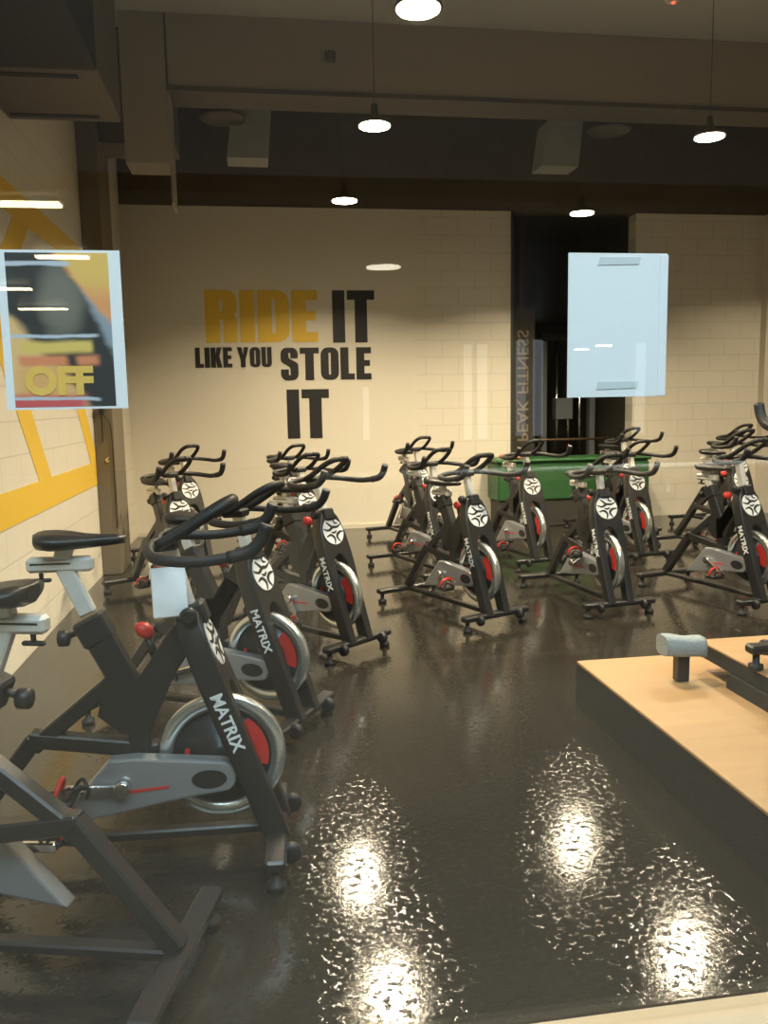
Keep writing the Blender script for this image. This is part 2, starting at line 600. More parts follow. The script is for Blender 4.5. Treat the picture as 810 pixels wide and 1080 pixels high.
# the mall hall behind the camera (seen as reflections in the glass)
struct('floor_mall', MB().span((-12, -17, -0.12), (14, 1.56, -0.02)), M['mall_floor'], 'pale mall floor in front of the glass', 'floor')
struct('wall_mall', MB().span((-12, -17.2, 0), (14, -17, 3.6)), M['mall'])
struct('wall_mall_left', MB().span((-12.2, -17, 0), (-12, 1.6, 7.3)), M['mall'])
struct('wall_mall_right', MB().span((14, -17, 0), (14.2, 1.6, 7.3)), M['mall'])
struct('ceiling_mall', MB().span((-12, -17, 3.40), (14, -4.6, 3.55)), M['bal'])

struct('wall_reflection_screen', MB().span((-12, -4.75, 3.40), (14, -4.6, 7.3)), mat('dark reflection screen', (0.030, 0.022, 0.014), 0.8))  # unseen dark wall added to cover the bright slab edge in glass reflections

# ------------------------------------------------------------------ stage
stage = empty('stage_platform', (3.2, 2.7, 0))
tag(stage, 'low stage with light oak top and charcoal carpeted sides at right', 'platform')
stage_lo, stage_hi = (1.478, 1.80), (5.0, 3.66)
MB().span((1.478 - 3.2, 1.80 - 2.7, 0), (5.0 - 3.2, 3.66 - 2.7, 0.205)).build('carpet_skirt', M['carpet'], stage)
MB().span((1.478 - 3.2, 1.80 - 2.7, 0.205), (5.0 - 3.2, 3.66 - 2.7, 0.22), 0, 0.003).build('deck', M['wood'], stage)
tier = empty('riser_step', (3.0, 2.6, 0.22))
tag(tier, 'smaller raised step with oak top and dark sides on the stage', 'step')
MB().span((1.96 - 3.0, 1.85 - 2.6, 0), (4.4 - 3.0, 3.17 - 2.6, 0.065)).build('base', M['carpet'], tier)
MB().span((1.975 - 3.0, 1.85 - 2.6, 0.065), (4.4 - 3.0, 3.43 - 2.6, 0.128), 0, 0.003).build('side_panel', M['carpet'], tier)
MB().span((1.975 - 3.0, 1.85 - 2.6, 0.128), (4.4 - 3.0, 3.43 - 2.6, 0.140), 0, 0.003).build('deck', M['wood'], tier)
pst = empty('padded_post', (1.82, 3.30, 0.22))
tag(pst, 'short dark post topped with a blue-grey towel on the oak stage', 'post')
MB().span((-0.028, -0.025, 0), (0.028, 0.025, 0.13), 0, 0.004).build('post', M['black'], pst)
tw = MB()
rings = []
for i in range(9):
    u = i / 8
    x = -0.095 + 0.19 * u
    hh = 0.045 + 0.002 * math.sin(u * 7)
    ww = 0.050 + 0.003 * math.sin(u * 5 + 1)
    zc = 0.168 - 0.018 * u + 0.002 * math.sin(u * 9)
    ring = []
    for k in range(14):
        a = 2 * PI * k / 14
        ca, sa = math.cos(a), math.sin(a)
        sq = lambda t: math.copysign(abs(t) ** 0.55, t)
        ring.append((x, ww * sq(ca), zc + hh * sq(sa)))
    rings.append(ring)
tw.loft(rings).build('towel_wrap', M['towel'], pst)

# ------------------------------------------------------------------ spin bike
def fork_pt(v):     # centre line of the fork: v metres up from the front stabiliser
    ax = Vector((0.27 - 0.53, 0, 0.82 - 0.09)); L = ax.length; ax.normalize()
    return Vector((0.53, 0, 0.09)) + ax * v
FAX = Vector((0.27 - 0.53, 0, 0.82 - 0.09)).normalized()
FN = Vector((FAX.z, 0, -FAX.x)).normalized()     # points forward
FL = Vector((0.27 - 0.53, 0, 0.82 - 0.09)).length
def fork_fn(u, v, t):
    return fork_pt(v) + Vector((0, u, 0)) + FN * t

def arc(cx, cy, rx, ry, a0, a1, n):
    return [(cx + rx * math.cos(R(a0 + (a1 - a0) * i / n)), cy + ry * math.sin(R(a0 + (a1 - a0) * i / n))) for i in range(n + 1)]

def make_bike():
    root = empty('spin_bike', (0, 0, 0))
    # stabilisers with feet
    for nm, x in (('front_stabilizer', 0.53), ('rear_stabilizer', -0.48)):
        st = MB().span((x - 0.032, -0.27, 0.068), (x + 0.032, 0.27, 0.105), 0, 0.008).build(nm, M['black'], root)
        for s in (-1, 1):
            MB().lathe([(0.027, 0.0), (0.030, 0.006), (0.030, 0.022), (0.014, 0.026), (0.014, 0.07)], 14, c=(x, s * 0.235, 0)).build('levelling_foot', M['rubber'], st)
        if x > 0:
            for s in (-1, 1):
                MB().lathe([(0.012, -0.014), (0.032, -0.012), (0.034, 0), (0.032, 0.012), (0.012, 0.014)], 16, axis='y', c=(x + 0.045, s * 0.165, 0.075)).build('transport_wheel', M['black2'], st)
    # frame
    f = MB()
    f.bar((-0.48, 0, 0.10), (-0.22, 0, 0.43), 0.055, 0.055)
    f.bar((-0.24, 0, 0.43), (0.16, 0, 0.37), 0.055, 0.05)
    f.bar((-0.23, 0, 0.40), (0.02, 0, 0.60), 0.05, 0.05)
    f.bar((-0.50, 0, 0.085), (0.53, 0, 0.085), 0.045, 0.03)
    f.bar((0.11, 0, 0.36), (0.09, 0, 0.60), 0.06, 0.07)
    f.bar((0.115, 0, 0.50), (-0.03, 0, 0.80), 0.058, 0.085)
    f.bar((0.085, 0, 0.50), (0.285, 0, 0.79), 0.060, 0.090)
    f.prism([(-0.02, 0.50), (0.05, 0.44), (0.15, 0.46), (0.24, 0.66), (0.17, 0.70), (0.10, 0.60), (0.02, 0.66)], lambda u, v, t: (u, t, v), -0.03, 0.03)
    f.build('frame', M['black'], root)
    cl = MB()
    cl.bar((0.0, 0, 0.735), (-0.038, 0, 0.815), 0.072, 0.098, 0, 0.008)
    cl.build('seat_collar', M['black2'], root)
    # fork plate: an arch with a rounded shield at its head
    po = [(-0.095, -0.02)] + [(-0.108, 0.45), (-0.110, 0.60)] + arc(0, 0.62, 0.110, FL - 0.62 + 0.01, 180, 0, 14)[1:-1] + [(0.110, 0.60), (0.108, 0.45), (0.095, -0.02)]
    pin = [(0.046, -0.02), (0.052, 0.40)] + arc(0, 0.44, 0.052, 0.075, 0, 180, 10) + [(-0.052, 0.40), (-0.046, -0.02)]
    fk = MB()
    # build the arch as quads between outer and inner outline
    outer = [po[0], po[1], po[2]] + po[3:-3] + [po[-3], po[-2], po[-1]]
    def at_outer(n):
        pts = []
        # resample outer by angle about (0,.44) / height
        return pts
    nleg = 10
    oL = [(-0.095 - 0.013 * (i / nleg), -0.02 + 0.46 * i / nleg) for i in range(nleg)]
    iL = [(-0.046 - 0.006 * (i / nleg), -0.02 + 0.46 * i / nleg) for i in range(nleg)]
    nn = 18
    oA, iA = [], []
    topv = FL + 0.012
    for i in range(nn + 1):
        a = R(180 - 180 * i / nn)
        ca, sa = math.cos(a), math.sin(a)
        oA.append((0.110 * math.copysign(abs(ca) ** 0.72, ca), 0.44 + (topv - 0.44) * (sa ** 0.8)))
        iA.append((0.052 * ca, 0.44 + 0.075 * sa))
    oR = [(-x, y) for x, y in reversed(oL)]
    iR = [(-x, y) for x, y in reversed(iL)]
    O = oL + oA + oR; I_ = iL + iA + iR
    base = len(fk.v)
    T = 0.040
    for ring, t in ((O, -T), (O, T), (I_, -T), (I_, T)):
        for (u, v) in ring:
            fk.v.append(tuple(fork_fn(u, v, t)))
    n = len(O)
    for k in range(n - 1):
        a, b = k, k + 1
        fk.face((a, b, 2 * n + b, 2 * n + a)); fk.face((n + a, 3 * n + a, 3 * n + b, n + b))
        fk.face((a, n + a, n + b, b), 0, True); fk.face((2 * n + a, 2 * n + b, 3 * n + b, 3 * n + a), 0, True)
    fk.face((0, 2 * n, 3 * n, n)); fk.face((n - 1, 2 * n - 1, 4 * n - 1, 3 * n - 1))
    fko = fk.build('fork', M['black'], root)
    bv = fko.modifiers.new('bevel', 'BEVEL'); bv.width = 0.008; bv.segments = 2; bv.limit_method = 'ANGLE'; bv.angle_limit = R(40)
    for s in (-1, 1):
        # word along each fork leg, reading down the leg
        def fn(u, v, t, s=s):
            p = fork_pt(0.44 - u) if True else None
            return p + FN * (v * s * -1) + Vector((0, s * (0.1075 + t), 0))
        def fn2(u, v, t, s=s):
            return fork_pt(0.42 - u) + FN * (v * (1 if s < 0 else -1)) * 1.0 + Vector((0, s * (0.1085 + t), 0))
        text_mesh('lettering', 'MATRIX', 0.055, 0.004, M['white'], fn2, root, bold=0.0012, xscale=1.0, spacing=1.0)
    # round emblem on the shield: white disc with dark swirls and a ring
    ev = 0.655
    er = 0.080
    em = MB()
    em.prism(arc(0, ev, er, er, 0, 360, 30)[:-1], fork_fn, T, T + 0.004)
    emo = em.build('emblem', M['white'], root)
    sw = MB()
    def stroke(pts, wd):
        P = [Vector((p[0], p[1], 0)) for p in catmull([(a, b, 0) for a, b in pts], 5)]
        L_, R_ = [], []
        for i, p in enumerate(P):
            d = (P[min(i + 1, len(P) - 1)] - P[max(i - 1, 0)]).normalized()
            nrm = Vector((-d.y, d.x, 0))
            ww = wd * (0.35 + 0.65 * math.sin(PI * (i + 0.5) / len(P)))
            L_.append((p + nrm * ww)); R_.append((p - nrm * ww))
        for i in range(len(P) - 1):
            q = [L_[i], L_[i + 1], R_[i + 1], R_[i]]
            sw.prism([(a.x * er, ev + a.y * er) for a in q], fork_fn, T + 0.004, T + 0.0055)
    stroke([(-0.95, 0.25), (-0.45, 0.10), (0.0, 0.30), (0.45, 0.28), (0.85, 0.45)], 0.10)
    stroke([(-0.55, 0.75), (-0.20, 0.45), (0.0, 0.30)], 0.09)
    stroke([(-0.80, -0.35), (-0.35, -0.25), (-0.05, -0.55), (-0.15, -0.95)], 0.10)
    stroke([(0.95, -0.10), (0.50, -0.15), (0.22, -0.45), (0.45, -0.85)], 0.11)
    stroke([(-0.25, -0.05), (0.05, -0.12), (0.30, 0.02)], 0.08)
    stroke([(0.25, 0.9), (0.30, 0.62), (0.6, 0.55)], 0.07)
    sw.build('emblem_mark', M['ink'], emo)
    # flywheel
    fc = (0.36, 0, 0.34)
    fw = MB().lathe([(0.012, -0.030), (0.045, -0.030), (0.048, -0.014), (0.160, -0.010), (0.160, 0.010), (0.048, 0.014), (0.045, 0.030), (0.012, 0.030)], 48, axis='y', c=fc).build('flywheel', M['wheel'], root)
    MB().lathe([(0.158, -0.020), (0.198, -0.020), (0.204, -0.014), (0.204, 0.014), (0.198, 0.020), (0.158, 0.020)], 64, axis='y', c=fc, closed=True).build('flywheel_rim', M['rim'], fw)
    for s, a0, a1, r0, r1 in ((-1, -15, 55, 0.095, 0.150), (1, -15, 55, 0.095, 0.150), (-1, 165, 215, 0.105, 0.120)):
        inn = arc(fc[0], fc[2], r0, r0, a0, a1, 12); out_ = arc(fc[0], fc[2], r1, r1, a0, a1, 12)
        MB().prism(out_ + inn[::-1], lambda u, v, t: (u, t, v), s * 0.010, s * 0.0145).build('flywheel_badge', M['red'], fw)
    # chain guard on the right side
    gp = [(-0.17, 0.165), (0.02, 0.375), (0.10, 0.378), (0.36, 0.352)] + arc(0.365, 0.30, 0.045, 0.050, 80, -90, 10) + [(0.24, 0.235), (0.02, 0.195)]
    g = MB().prism(gp, lambda u, v, t: (u, t, v), -0.088, -0.034)
    go = g.build('chain_guard', M['silver'], root)
    b2 = go.modifiers.new('bevel', 'BEVEL'); b2.width = 0.008; b2.segments = 2; b2.limit_method = 'ANGLE'; b2.angle_limit = R(40)
    MB().prism(arc(0.325, 0.297, 0.055, 0.030, 0, 360, 22)[:-1], lambda u, v, t: (u, t, v), -0.0905, -0.0885).build('guard_slot', M['black2'], go)
    bar_ = MB().prism([(0.03, 0.262), (0.20, 0.276), (0.20, 0.284), (0.03, 0.272)], lambda u, v, t: (u, t, v), -0.0905, -0.0885)
    bar_.build('guard_stripe', M['red'], go)
    # cranks and pedals
    for s, ang in ((-1, 38), (1, 218)):
        dx, dz = math.cos(R(ang)) * 0.17, math.sin(R(ang)) * 0.17
        c0 = Vector((0.0, 0, 0.0))
        yy = s * 0.105
        ck = MB()
        ck.lathe([(0.022, -0.018 + yy), (0.026, -0.012 + yy), (0.026, 0.012 + yy), (0.022, 0.018 + yy)], 16, axis='y')
        ck.bar((0, yy, 0), (0.17, yy, 0), 0.018, 0.028, 0, 0.004)
        ck.tube([(0, s * 0.02, 0), (0, yy, 0)], 0.012, 10, 1)
        cko = ck.build('crank', M['chrome'], root)
        cko.location = (0.06, 0, 0.29)
        cko.rotation_euler = (0, -R(ang), 0)
        pd = MB()
        pd.span((-0.045, min(s * 0.125, s * 0.215), -0.012), (0.045, max(s * 0.125, s * 0.215), 0.012), 0, 0.006)
        pd.tube([(0, yy, 0), (0, s * 0.14, 0)], 0.008, 8, 1)
        for k in (-1, 1):
            pd.tube([(0.03, s * (0.17 + k * 0.035), 0.012), (0.06, s * (0.17 + k * 0.03), 0.05), (0.085, s * 0.17, 0.03), (0.08, s * 0.17, 0.0)], 0.006, 8, 4)
        pdo = pd.build('pedal', M['black2'], cko)
        pdo.location = (0.17, 0, 0)
        pdo.rotation_euler = (0, R(ang), 0)
        sp = MB().tube([(-0.005, s * 0.125, 0.010), (0.005, s * 0.135, 0.05), (0.01, s * 0.17, 0.066), (0.005, s * 0.205, 0.05), (-0.005, s * 0.215, 0.010)], 0.007, 8, 4).build('pedal_strap', M['red'], cko)
        sp.location = (0.17, 0, 0)
        sp.rotation_euler = (0, R(ang), 0)
    # handlebar post, collar, knobs
    MB().bar((0.285, 0, 0.78), (0.232, 0, 0.985), 0.040, 0.052, 0, 0.006).build('handlebar_post', M['alu'], root)
    hc = MB()
    hc.bar((0.300, 0, 0.775), (0.276, 0, 0.845), 0.078, 0.092, 0, 0.010)
    hc.build('head_collar', M['black2'], root)
    kb = MB()
    kb.tube([(0.285, -0.03, 0.825), (0.285, -0.075, 0.825)], 0.010, 8, 1)
    kb.lathe([(0.010, -0.07), (0.026, -0.074), (0.028, -0.092), (0.018, -0.102)], 14, axis='y', c=(0.285, 0, 0.825))
    kb.build('height_knob', M['black2'], root)
    rk = MB()
    rk.tube([(0.165, 0, 0.67), (0.140, 0, 0.745)], 0.013, 10, 1)
    rk.build('resistance_stem', M['black2'], root)
    rr = MB()
    ctr = Vector((0.135, 0, 0.76))
    rr.loft([[tuple(ctr + Vector((rad * math.cos(2 * PI * k / 14) - 0.33 * h, rad * math.sin(2 * PI * k / 14), h))) for k in range(14)] for rad, h in ((0.014, -0.02), (0.027, -0.008), (0.029, 0.012), (0.021, 0.026), (0.008, 0.030))])
    rr.build('resistance_knob', M['red'], root)
    # handlebar
    hb = MB()
    for s in (-1, 1):
        hb.tube([(0.20, 0, 0.995), (0.195, s * 0.08, 0.998), (0.205, s * 0.17, 0.99), (0.25, s * 0.235, 0.98), (0.36, s * 0.255, 0.975), (0.47, s * 0.255, 0.988)], 0.0165, 12, 4)
        hb.tube([(0.215, s * 0.080, 0.998), (0.29, s * 0.082, 1.035), (0.375, s * 0.078, 1.088), (0.430, s * 0.052, 1.118), (0.442, 0, 1.122)], 0.0165, 12, 4)
    hb.bar((0.17, 0, 0.985), (0.27, 0, 0.992), 0.085, 0.035, 0, 0.008)
    hbo = hb.build('handlebar', M['rubber'], root)
    for s in (-1, 1):
        gr = MB().tube([(0.44, s * 0.255, 0.983), (0.50, s * 0.255, 0.998), (0.535, s * 0.254, 1.03), (0.555, s * 0.252, 1.075)], 0.0195, 12, 4)
        gr.build('grip', M['rubber'], hbo)
    # seat post, slider, saddle
    MB().bar((0.01, 0, 0.72), (-0.055, 0, 0.875), 0.036, 0.052, 0, 0.006).build('seat_post', M['alu'], root)
    sl_ = MB()
    sl_.span((-0.165, -0.022, 0.858), (0.035, 0.022, 0.905), 0, 0.010)
    slo = sl_.build('seat_slider', M['alu'], root)
    MB().span((-0.15, -0.0235, 0.884), (-0.03, 0.0235, 0.889)).build('slider_slot', M['black2'], slo)
    kn = MB()
    kn.tube([(-0.125, 0, 0.86), (-0.125, 0, 0.835)], 0.007, 8, 1)
    kn.bar((-0.155, 0, 0.832), (-0.095, 0, 0.832), 0.016, 0.012, 0, 0.004)
    kn.build('slider_knob', M['black2'], slo)
    sk = MB()
    sk.tube([(-0.05, 0, 0.775), (-0.10, 0, 0.755)], 0.009, 8, 1)
    sk.lathe([(0.010, -0.020), (0.026, -0.014), (0.026, 0.014), (0.010, 0.020)], 14, axis='x', c=(-0.115, 0, 0.750))
    sk.build('seat_knob', M['black2'], root)
    MB().bar((-0.06, 0, 0.895), (-0.045, 0, 0.945), 0.035, 0.05, 0, 0.006).build('saddle_clamp', M['alu'], root)
    # saddle: lofted from the wide tail to the narrow nose
    secs = [(-0.135, 0.030, 0.030, 0.965), (-0.120, 0.078, 0.036, 0.964), (-0.085, 0.098, 0.038, 0.962), (-0.04, 0.090, 0.034, 0.960), (0.01, 0.056, 0.028, 0.957), (0.06, 0.034, 0.024, 0.957), (0.11, 0.026, 0.020, 0.958), (0.135, 0.018, 0.014, 0.956)]
    rings = []
    for x, hw, hh, zc in secs:
        ring = []
        for k in range(18):
            a = 2 * PI * k / 18
            ca, sa = math.cos(a), math.sin(a)
            z = zc + (hh * 0.62 * sa if sa > 0 else hh * sa * (1 - 0.2 * abs(ca)))
            z -= 0.006 * math.exp(-(ca / 0.3) ** 2) if sa > 0 else 0
            ring.append((x, hw * math.copysign(abs(ca) ** 0.8, ca), z))
        rings.append(ring)
    MB().loft(rings).build('saddle', M['saddle'], root)
    return root

bikes = []
proto = make_bike()
GROUP = 'spin bikes facing the stage'
def place(x, y, heading, label, saddle=0.0, bars=0.0, z=0.0, saddle_mat=None, crank=0.0):
    """x, y: middle of the front stabiliser; heading in degrees"""
    o = proto if not bikes else copy_tree(proto)
    a = R(heading)
    o.location = (x - 0.53 * math.cos(a), y - 0.53 * math.sin(a), z)
    o.rotation_euler = (0, 0, a)
    tag(o, label, 'exercise bike', GROUP)
    for ch in o.children:
        n = ch.name.split('.')[0]
        base = {'saddle': 0, 'seat_slider': 0, 'saddle_clamp': 0}
        if n in base:
            ch.location.z = saddle; ch.location.x = -0.42 * saddle
        if n == 'seat_post':
            ch.location.z = saddle; ch.location.x = -0.42 * saddle
        if n in ('handlebar', 'handlebar_post'):
            ch.location.z = bars; ch.location.x = -0.26 * bars
        if n == 'saddle' and saddle_mat:
            ch.data = ch.data.copy(); ch.data.materials[0] = saddle_mat
        if n == 'crank' and crank:
            ch.rotation_euler.y -= R(crank)
            for c in ch.children: c.rotation_euler.y += R(crank)
    bikes.append(o)
    return o

M['saddle_tan'] = mat('worn rust saddle vinyl', (0.34, 0.13, 0.07), 0.5)
b_near = place(0.02, 2.61, -3, 'nearest whole spin bike, side on, with white card on its handlebar post', 0.105, 0.05, crank=140)
place(-1.22, 2.26, 165, 'spin bike cut off by the left edge, only its saddle and tail showing', 0.06, crank=0)
place(0.16, 3.58, -30, 'dark spin bike directly behind the nearest side-on one', crank=20)
place(-0.48, 6.0, -57, 'spin bike near the taupe column, front one of the pair there', -0.05, -0.02, crank=75)
place(-0.53, 7.5, -60, 'spin bike against the back wall just right of the taupe column', crank=140)
place(0.54, 4.68, -50, 'spin bike whose handlebar stands right below the black word IT', 0.0, 0.03, crank=120)
place(0.45, 6.25, -64, 'second spin bike back in the row below the black word IT', 0.02, -0.03, crank=200)
place(0.42, 7.75, -66, 'rearmost spin bike in the row below the black word IT', 0.0, -0.03)
place(1.50, 5.10, -66, 'front spin bike of the row left of the black alcove', -0.04, 0.0, crank=160)
place(1.52, 6.45, -72, 'middle spin bike of the row left of the black alcove', -0.02, -0.03, crank=35)
place(1.70, 8.10, -74, 'rearmost spin bike of the row left of the black alcove', crank=250)
place(2.40, 5.20, -83, 'front spin bike standing before the green box, centre of floor', -0.03, -0.03, crank=210)
place(2.43, 6.82, -78, 'spin bike with rust coloured saddle at left end of green box', 0.0, 0.0, 0.0, M['saddle_tan'], crank=110)
place(3.43, 6.86, -80, 'spin bike at the right end of the green box, nearer one', 0.0, -0.03, crank=300)
place(3.96, 8.12, -78, 'spin bike beside the back wall, right of the black alcove', 0.0, 0.04, crank=30)
place(3.43, 5.08, -76, 'front spin bike of the group at right edge, emblem showing', 0.0, 0.05, crank=150)
place(4.36, 6.70, -78, 'second spin bike from the front in group at right edge', 0.0, 0.05, crank=80)
place(5.20, 8.05, -80, 'rearmost spin bike in the group at the right edge', 0.0, 0.05, crank=230)
place(2.21, 2.99, 90, 'instructor spin bike on the raised stage step, mostly out of view', 0.0, 0.0, 0.36)
cd = MB().box((0, 0, 0), (0.016, 0.105, 0.155), 0, None, 0.003)
cdo = cd.build('card', M['card'], b_near)
cdo['label'] = 'white card'
cdo.location = (0.225, -0.050, 0.895)
cdo.rotation_euler = (0, R(-14), R(-75))

# ------------------------------------------------------------------ wall slogan
def rr(x0, y0, x1, y1, r, corners='1111', n=6):
    """rounded rectangle; corners: bl, br, tr, tl"""
    out = []
    for k, (cx, cy, a) in enumerate(((x0 + r, y0 + r, 180), (x1 - r, y0 + r, 270), (x1 - r, y1 - r, 0), (x0 + r, y1 - r, 90))):
        if corners[k] == '1':
            out += arc(cx, cy, r, r, a, a + 90, n)
        else:
            out.append(((x0, y0), (x1, y0), (x1, y1), (x0, y1))[k])
    return out
def glyph(c):
    if c == 'I': return 0.27, [[(0, 0), (0.27, 0), (0.27, 1), (0, 1)]]
    if c == 'T': return 0.60, [[(0.165, 0), (0.435, 0), (0.435, 0.82), (0.60, 0.82), (0.60, 1), (0, 1), (0, 0.82), (0.165, 0.82)]]
    if c == 'L': return 0.45, [[(0, 0), (0.45, 0), (0.45, 0.19), (0.26, 0.19), (0.26, 1), (0, 1)]]
    if c == 'E': return 0.48, [[(0, 0), (0.48, 0), (0.48, 0.19), (0.26, 0.19), (0.26, 0.42), (0.44, 0.42), (0.44, 0.60), (0.26, 0.60), (0.26, 0.81), (0.48, 0.81), (0.48, 1), (0, 1)]]
    if c == 'D': return 0.58, [rr(0, 0, 0.58, 1, 0.22, '0110'), rr(0.26, 0.17, 0.33, 0.83, 0.035, '0110')]
    if c == 'O': return 0.57, [rr(0, 0, 0.57, 1, 0.22), rr(0.25, 0.16, 0.32, 0.84, 0.035)]
    if c == 'U': return 0.56, [arc(0.20, 0.20, 0.20, 0.20, 180, 270, 6) + arc(0.36, 0.20, 0.20, 0.20, 270, 360, 6) + [(0.56, 1), (0.31, 1)] + arc(0.28, 0.19, 0.03, 0.03, 0, -180, 6) + [(0.25, 1), (0, 1)]]
    if c == 'R': return 0.58, [[(0, 0), (0.26, 0), (0.26, 0.44), (0.30, 0.44), (0.33, 0.40), (0.33, 0), (0.58, 0), (0.58, 0.38)] + arc(0.50, 0.42, 0.07, 0.10, 0, 80, 4)
                               + arc(0.48, 0.64, 0.10, 0.11, -70, 0, 4) + arc(0.40, 0.82, 0.18, 0.18, 0, 90, 6) + [(0, 1)],
                               [(0.26, 0.60), (0.30, 0.60), (0.325, 0.64), (0.325, 0.79), (0.30, 0.83), (0.26, 0.83)]]
    if c == 'K': return 0.60, [[(0, 0), (0.26, 0), (0.26, 0.36), (0.33, 0), (0.60, 0), (0.46, 0.55), (0.585, 1), (0.33, 1), (0.26, 0.66), (0.26, 1), (0, 1)]]
    if c == 'Y': return 0.62, [[(0.18, 0), (0.44, 0), (0.44, 0.38), (0.62, 1), (0.37, 1), (0.31, 0.62), (0.25, 1), (0, 1), (0.18, 0.38)]]
    if c == 'S':
        out = arc(0.19, 0.19, 0.19, 0.19, 180, 270, 6) + arc(0.36, 0.19, 0.19, 0.19, 270, 360, 6) + arc(0.42, 0.44, 0.13, 0.13, 0, 60, 4)
        out += [(0.27, 0.67), (0.245, 0.72), (0.245, 0.82)] + arc(0.275, 0.82, 0.03, 0.03, 180, 0, 5)[1:] + [(0.305, 0.68), (0.54, 0.68), (0.54, 0.80)]
        out += arc(0.36, 0.81, 0.18, 0.19, 0, 90, 6) + arc(0.19, 0.81, 0.19, 0.19, 90, 180, 6) + arc(0.15, 0.66, 0.15, 0.15, 180, 240, 4)
        out += [(0.27, 0.41), (0.30, 0.35), (0.30, 0.19)] + arc(0.275, 0.185, 0.028, 0.03, 0, -180, 5) + [(0.247, 0.34), (0, 0.34)]
        return 0.55, [out]
    return 0.2, []
slogan = empty('wall_lettering', (0.4, 9.70, 1.9))
tag(slogan, 'painted slogan of yellow and black block capitals on the cream wall', 'lettering')
def word(text, x0, x1, z0, z1, material, label):
    loops, x = [], 0.0
    for c in text:
        if c == ' ':
            x += 0.22; continue
        wd, lp = glyph(c)
        for l in lp:
            loops.append([(x + px, py) for px, py in l])
        x += wd + 0.055
    x -= 0.055
    sx = (x1 - x0) / x; sz = z1 - z0
    loops = [[(px * sx, py * sz) for px, py in l] for l in loops]
    o = curve_mesh('word', loops, 0.004, material, lambda u, v, t: (x0 + u - 0.4, -0.004 - t, z0 + v - 1.9), slogan)
    o['label'] = label
word('RIDE', -0.53, 0.74, 2.19, 2.77, M['yellow'], 'yellow word RIDE')
word('IT', 0.91, 1.40, 2.18, 2.77, M['ink'], 'upper black word IT')
word('LIKE YOU', -0.66, 0.20, 1.91, 2.135, M['ink'], 'small black words LIKE YOU')
word('STOLE', 0.30, 1.35, 1.755, 2.125, M['ink'], 'black word STOLE')
word('IT', 0.355, 0.845, 1.085, 1.65, M['ink'], 'lower black word IT')

# ------------------------------------------------------------------ sheets taped to the glass
gy = 1.664
ws = empty('paper_notice', (0.752, gy, 1.615))
tag(ws, 'blank white back of a paper sheet taped inside the shop glass', 'notice')
MB().span((-0.108, 0.0, -0.148), (0.108, 0.0016, 0.146)).build('sheet', M['paper'], ws)
MB().span((0.092, -0.0012, -0.147), (0.110, 0.0006, 0.143)).build('folded_edge', M['paper'], ws)
for nm, z in (('tape', 0.130), ('tape', -0.124)):
    MB().prism([(-0.045, z - 0.008), (0.045, z - 0.006), (0.05, z + 0.008), (-0.04, z + 0.008)], lambda u, v, t: (u, t, v), -0.0014, -0.0002).build(nm, M['tape'], ws)

